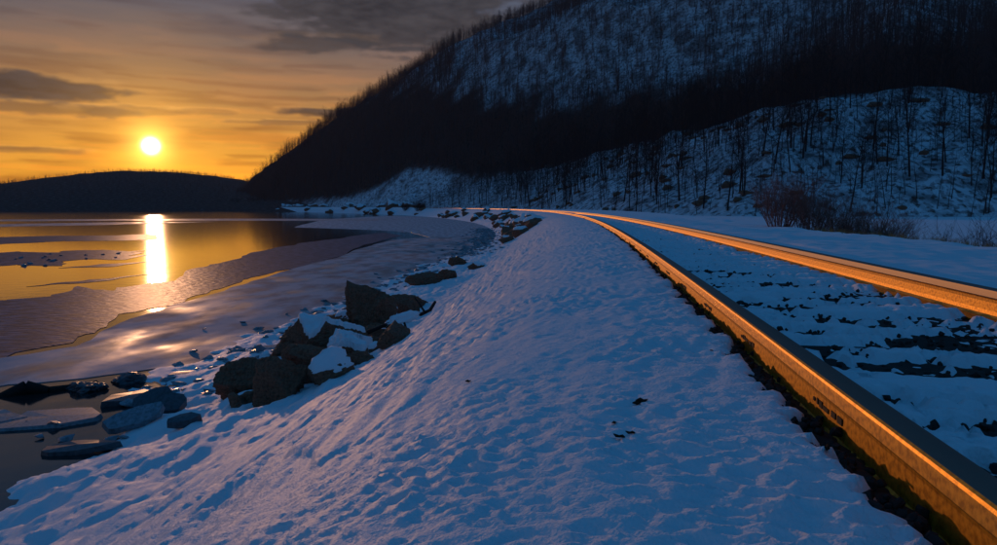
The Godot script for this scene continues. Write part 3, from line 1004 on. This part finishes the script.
# ------------------------------------------------------------------ plants
func grow(st: SurfaceTool, r: RandomNumberGenerator, a: Vector3, dir: Vector3, length: float, rad: float, level: int, up: float, kids: Array) -> void:
	var segs := 3 if level == 0 else 2
	var p := a
	var d := dir
	for s in segs:
		var k0 := 1.0 - 0.8 * s / segs
		var k1 := 1.0 - 0.8 * (s + 1.0) / segs
		d = (d + Vector3(r.randf_range(-0.2, 0.2), r.randf_range(-0.08, 0.2) * up, r.randf_range(-0.2, 0.2))).normalized()
		var q := p + d * length / segs
		tube(st, p, q, rad * k0, rad * k1, 3)
		if level < kids.size():
			var n: int = kids[level]
			for c in n:
				if s == 0 and level == 0 and c % 2 == 0:
					continue
				var sp := r.randf_range(0.45, 0.95)
				var side := Vector3(r.randfn(), r.randfn() * 0.5, r.randfn()).normalized()
				var nd := (d + side * sp + Vector3(0, 0.15 * up, 0)).normalized()
				grow(st, r, p.lerp(q, r.randf_range(0.2, 1.0)), nd, length * r.randf_range(0.4, 0.62), rad * k1 * 0.6 + twig, level + 1, up, kids)
		p = q

func tree_meshes(seed_: int, h: float, thick: float, limbs: int, kids: Array) -> Array:
	var r := RandomNumberGenerator.new()
	r.seed = seed_
	var tr := begin()
	var cr := begin()
	var p := Vector3(0, -0.4, 0)
	var lean := Vector3(r.randf_range(-0.07, 0.07), 1, r.randf_range(-0.07, 0.07)).normalized()
	var segs := 7
	var pts := [p]
	for s in segs:
		lean = (lean + Vector3(r.randf_range(-0.07, 0.07), 0.05, r.randf_range(-0.07, 0.07))).normalized()
		var q := p + lean * h * 0.9 / segs
		tube(tr, p, q, thick * (1.0 - 0.85 * s / segs), thick * (1.0 - 0.85 * (s + 1.0) / segs), 6)
		p = q
		pts.append(p)
	for i in limbs:
		var k := 0.28 + 0.72 * (i + r.randf()) / limbs
		var f := k * segs
		var b: Vector3 = pts[mini(int(f), segs - 1)].lerp(pts[mini(int(f) + 1, segs)], f - int(f))
		var a := i * 2.4 + r.randf_range(-0.6, 0.6)
		var dir := Vector3(cos(a), r.randf_range(0.5, 1.3), sin(a)).normalized()
		grow(cr, r, b, dir, h * lerpf(0.34, 0.14, k) * r.randf_range(0.7, 1.2), thick * lerpf(0.34, 0.16, k), 0, 1.0, kids)
	return [tr.commit(), cr.commit()]

func scatter(called: String, label: String, category: String, meshes: Array, spots: Array, m: Material) -> void:
	for v in meshes.size():
		var mine := []
		for i in range(v, spots.size(), meshes.size()):
			mine.append(spots[i])
		var mm := MultiMesh.new()
		mm.transform_format = MultiMesh.TRANSFORM_3D
		mm.mesh = meshes[v]
		mm.instance_count = mine.size()
		for i in mine.size():
			mm.set_instance_transform(i, mine[i])
		var mi := MultiMeshInstance3D.new()
		mi.name = numbered(called)
		mi.multimesh = mm
		mi.material_override = m
		mi.set_meta("kind", "stuff")
		tag(mi, label, category)
		add_child(mi)

func spot(X: float, y: float, F: float, s: float) -> Transform3D:
	return Transform3D(Basis.from_euler(Vector3(rng.randf_range(-0.05, 0.05), rng.randf() * TAU, rng.randf_range(-0.05, 0.05))).scaled(Vector3(s, s * rng.randf_range(0.85, 1.2), s)), Vector3(X, y, -F))

func make_trees() -> void:
	# trees one can tell apart on the lower hillside
	var kinds := []
	twig = 0.008
	for i in 8:
		kinds.append(tree_meshes(500 + i, 12.5, 0.15, 17, [3, 2]))
	var protos := []
	var n := 0
	var tries := 0
	while n < 300 and tries < 12000:
		tries += 1
		var X := rng.randf_range(-45.0, 110.0)
		var F := 82.0 + 210.0 * pow(rng.randf(), 1.5)
		var d := foot_d(X, F)
		if d < 1.5 or d > 58.0 or X > 0.76 * F or X < -0.16 * F:
			continue
		if d < 40.0 and nz.hill.get_noise_2d(X * 0.05 + 50.0, F * 0.05) > 0.16:
			continue
		var y := hill_y(X, F, d)
		var s := rng.randf_range(0.65, 1.15)
		var o: Node3D
		var v := n % 8
		if n < 8:
			o = thing("bare_tree", "", "tree", Vector3(X, y, -F), "bare trees on the lower hillside")
			part(o, "trunk", kinds[v][0], M.bark)
			part(o, "crown", kinds[v][1], M.bark)
			protos.append(o)
		else:
			o = copy_of(protos[v], Vector3(X, y, -F))
			o.name = numbered("bare_tree")
		o.set_meta("label", "bare dark tree on the snowy lower hillside behind the track" if d < 40.0 else "bare dark tree along the crest of the snowy lower hillside")
		o.rotation.y = rng.randf() * TAU
		o.scale = Vector3(s, s * rng.randf_range(0.9, 1.15), s)
		n += 1
	# saplings between them, thin stems without number
	var thinny := []
	for i in 3:
		var tm := tree_meshes(640 + i, 5.0, 0.05, 7, [2])
		var st := begin()
		st.append_from(tm[0], 0, Transform3D())
		st.append_from(tm[1], 0, Transform3D())
		thinny.append(st.commit())
	var sap := []
	while sap.size() < 1700:
		var X := rng.randf_range(-45.0, 110.0)
		var F := rng.randf_range(82.0, 300.0)
		var d := foot_d(X, F)
		if d > 1.0 and d < 50.0 and X < 0.76 * F:
			sap.append(spot(X, hill_y(X, F, d), F, rng.randf_range(0.5, 1.7)))
	scatter("saplings", "thin leafless saplings scattered over the snowy lower hillside", "saplings", thinny, sap, M.bark)
	# trees on the skyline of the mountain
	for i in 95:
		var k := (i + rng.randf()) / 95.0 * 7.0
		var a: Vector3 = crest[int(k)]
		var b: Vector3 = crest[int(k) + 1]
		var q := a.lerp(b, k - int(k))
		var X := q.x + rng.randf_range(-6, 6)
		var F := q.y - rng.randf_range(0, 12.0)
		var o := copy_of(protos[i % 8], Vector3(X, hill_y(X, F, foot_d(X, F)) - 0.3, -F), "bare tree standing against the sky on the mountain ridge")
		o.name = numbered("ridge_tree")
		o.set_meta("group", "trees on the skyline of the mountain")
		var s := rng.randf_range(0.65, 1.15)
		o.scale = Vector3(s * 1.25, s, s * 1.25)
		o.rotation.y = rng.randf() * TAU
	# the woods: too many to count
	var wood := []
	for i in 4:
		var tm := tree_meshes(700 + i, 10.0, 0.16, 11, [3])
		var st := begin()
		st.append_from(tm[0], 0, Transform3D())
		st.append_from(tm[1], 0, Transform3D())
		wood.append(st.commit())
	var dense := []
	var thin := []
	var left := []
	for i in 90000:
		var X := rng.randf_range(-240.0, 330.0)
		var F := rng.randf_range(100.0, 515.0)
		if X > 0.78 * F + 10.0:
			continue
		var d := foot_d(X, F)
		if d < 3.0:
			continue
		var y := hill_y(X, F, d)
		if (y - 0.6) / F > 0.40:
			continue
		var sn := hill_snow(X, F, d, y)
		if y < belt_top(X) and sn > 0.3 and d < 52.0:
			continue
		if X < -25.0:
			if rng.randf() < 0.75:
				left.append(spot(X, y, F, rng.randf_range(0.6, 1.05)))
		elif y < belt_top(X) + 3.0:
			if rng.randf() < 0.8:
				dense.append(spot(X, y, F, rng.randf_range(0.6, 1.05)))
		elif rng.randf() < lerpf(0.6, 0.16, sn) + 0.35 * smoothstep(60.0, 160.0, X):
			thin.append(spot(X, y, F, rng.randf_range(0.5, 0.95)))
	print("woods ", dense.size(), " ", thin.size(), " ", left.size())
	scatter("dense_wood", "dense dark leafless wood in the belt across the mountain", "wood", wood, dense, M.forest)
	scatter("thin_wood", "thin leafless wood on the upper snowy slope", "wood", wood, thin, M.forest)
	scatter("spur_wood", "brown leafless wood on the mountain spur falling to the river", "wood", wood, left, M.forest)
	# woods on the hills over the river
	var far := []
	for i in 9000:
		var X := rng.randf_range(-620.0, -60.0)
		var v := 0.82 * sqrt(rng.randf())
		var F: float = 360.0 + 420.0 * v + 25.0 * nz.hill.get_noise_2d(X * 0.004, 3.0)
		far.append(spot(X, far_hill_y(X, v) - 0.5, F, rng.randf_range(0.2, 0.4)))
	scatter("far_wood", "dark wood covering the low hills across the river", "wood", wood, far, M.forest)

func shrub_mesh(seed_: int, h: float, stems: int, spread: float, kids: Array, rad: float) -> ArrayMesh:
	var r := RandomNumberGenerator.new()
	r.seed = seed_
	var st := begin()
	for i in stems:
		var a := r.randf() * TAU
		var q := sqrt(r.randf()) * spread
		var base := Vector3(cos(a) * q * 0.45, -0.05, sin(a) * q * 0.45)
		var dir := Vector3(cos(a) * q / h * 0.8, 1.0, sin(a) * q / h * 0.8).normalized()
		grow(st, r, base, dir, h * r.randf_range(0.6, 1.05), rad, 0, 0.6, kids)
	return st.commit()

func make_shrubs() -> void:
	var dense := [shrub_mesh(900, 1.35, 62, 0.75, [3, 2], 0.010), shrub_mesh(901, 1.2, 56, 0.75, [3, 2], 0.010), shrub_mesh(902, 1.05, 50, 0.6, [3, 2], 0.010)]
	var loose := [shrub_mesh(910, 1.05, 9, 0.6, [3, 2], 0.010), shrub_mesh(911, 0.9, 8, 0.55, [3, 2], 0.007)]
	var place := [
		[8.9, 22.6, 0, 1.0, "leftmost clump of the dense reddish brown brush beside the track"],
		[9.6, 22.0, 1, 1.0, "second clump from the left in the dense reddish brown brush"],
		[10.2, 21.4, 0, 0.95, "middle clump of the dense reddish brown brush beside the track"],
		[10.7, 20.8, 2, 1.05, "fourth clump from the left in the dense reddish brown brush"],
		[11.2, 20.6, 1, 0.95, "rightmost clump of the dense reddish brown brush beside the track"],
	]
	for q in place:
		var o := part(self, "brush", dense[q[2]], M.shrub)
		o.position = Vector3(q[0], ground_xz(q[0], q[1]), -q[1])
		o.scale = Vector3.ONE * q[3] * 1.08
		o.rotation.y = q[0] * 3.0
		tag(o, q[4], "shrub", "dense brush beside the track")
	var spots := [
		[11.35, 19.2, 0, 0.95, "loose thin shrub just right of the dense reddish brush"],
		[11.8, 18.5, 1, 0.9, "small reddish shrub standing right of the loose thin shrub"],
		[9.35, 14.6, 1, 0.8, "leftmost bare shrub in the sparse row at the frozen pond"],
		[9.6, 14.0, 0, 0.95, "tallest bare shrub in the sparse row at the frozen pond"],
		[9.4, 13.5, 1, 0.75, "low bare shrub leaning from the edge of the frozen pond"],
		[9.7, 13.2, 0, 0.9, "rightmost bare shrub beside the frozen pond at picture edge"],
	]
	for q in spots:
		var o := part(self, "bare_shrub", loose[q[2]], M.twig if q[1] < 18.0 else M.shrub)
		o.position = Vector3(q[0], ground_xz(q[0], q[1]), -q[1])
		o.scale = Vector3.ONE * q[3]
		o.rotation.y = q[1] * 2.0
		tag(o, q[4], "shrub", "bare shrubs by the frozen pond")
	# dark bushes at the far end of the track
	for q in [[218.0, -2.2, 2.2, "dark bush at the far end of the visible rail"], [232.0, -3.0, 1.6, "small dark bush on the snow bank past the rail's end"]]:
		var o := part(self, "dark_bush", dense[0], M.bark)
		o.position = track_at(q[0], q[1], ground_y(q[0], q[1]))
		o.scale = Vector3(q[2] * 1.3, q[2], q[2] * 1.3)
		tag(o, q[3], "bush", "bushes at the far end of the track")
	# dry grass along the edge of the shoulder
	var st := begin()
	for i in 7:
		var a := i * 0.9
		var b := Vector3(cos(a) * 0.02, -0.02, sin(a) * 0.02)
		var tip := Vector3(cos(a) * 0.09, 0.15 + 0.03 * (i % 3), sin(a) * 0.09)
		tube(st, b, b.lerp(tip, 0.6) + Vector3(0, 0.02, 0), 0.003, 0.002, 3)
		tube(st, b.lerp(tip, 0.6) + Vector3(0, 0.02, 0), tip, 0.002, 0.0006, 3)
	var spots2 := []
	for i in 420:
		var F := rng.randf_range(8.0, 20.0)
		var t: float = 5.6 + 0.6 * nz.mid.get_noise_2d(F * 0.12, 9.0) + 0.25 + rng.randfn(0.0, 0.12)
		var p := track_at(F, t, 0.0)
		spots2.append(spot(p.x, ground_y(F, t), F + t * (F - 62.0) / 450.0, rng.randf_range(0.25, 0.6)))
	scatter("dry_grass", "yellow dry grass along the edge of the snow beside the pond", "grass", [st.commit()], spots2, M.grass)

func make_litter() -> void:
	# dead leaves and bark chips on the snow
	var st := begin()
	st.set_smooth_group(-1)
	var pts := [Vector3(-0.02, 0.004, 0), Vector3(-0.006, 0.012, -0.009), Vector3(0.012, 0.006, -0.006), Vector3(0.022, 0.014, 0.002), Vector3(0.008, 0.004, 0.010), Vector3(-0.010, 0.010, 0.008)]
	for i in range(1, 5):
		for v in [pts[0], pts[i], pts[i + 1]]:
			st.add_vertex(v)
		for v in [pts[0] - Vector3(0, 0.003, 0), pts[i + 1] - Vector3(0, 0.003, 0), pts[i] - Vector3(0, 0.003, 0)]:
			st.add_vertex(v)
	st.generate_normals()
	var leaf := st.commit()
	var L := [[0.42, 2.05, 1.3, "largest dead leaf on the snow left of the rail"], [0.40, 2.02, 1.0, "dead leaf touching the largest one on the snow"], [0.31, 1.86, 0.8, "lone dark leaf bit left of the largest dead leaf"], [0.30, 1.72, 1.0, "dead leaf nearest the camera among the leaves on the snow"], [0.335, 1.76, 0.9, "curled dead leaf beside the nearest one"], [0.72, 1.52, 0.9, "dead leaf lying close to the bare strip by the rail"], [-0.12, 2.75, 0.9, "small dead leaf on the left of the snow shoulder"]]
	for q in L:
		var o := part(self, "dead_leaf", leaf, M.leaf)
		o.position = Vector3(q[0], ground_xz(q[0], q[1]) + 0.002, -q[1])
		o.scale = Vector3.ONE * q[2] * 0.75
		o.rotation.y = q[1] * 9.0
		tag(o, q[3], "leaf", "dead leaves on the snow")
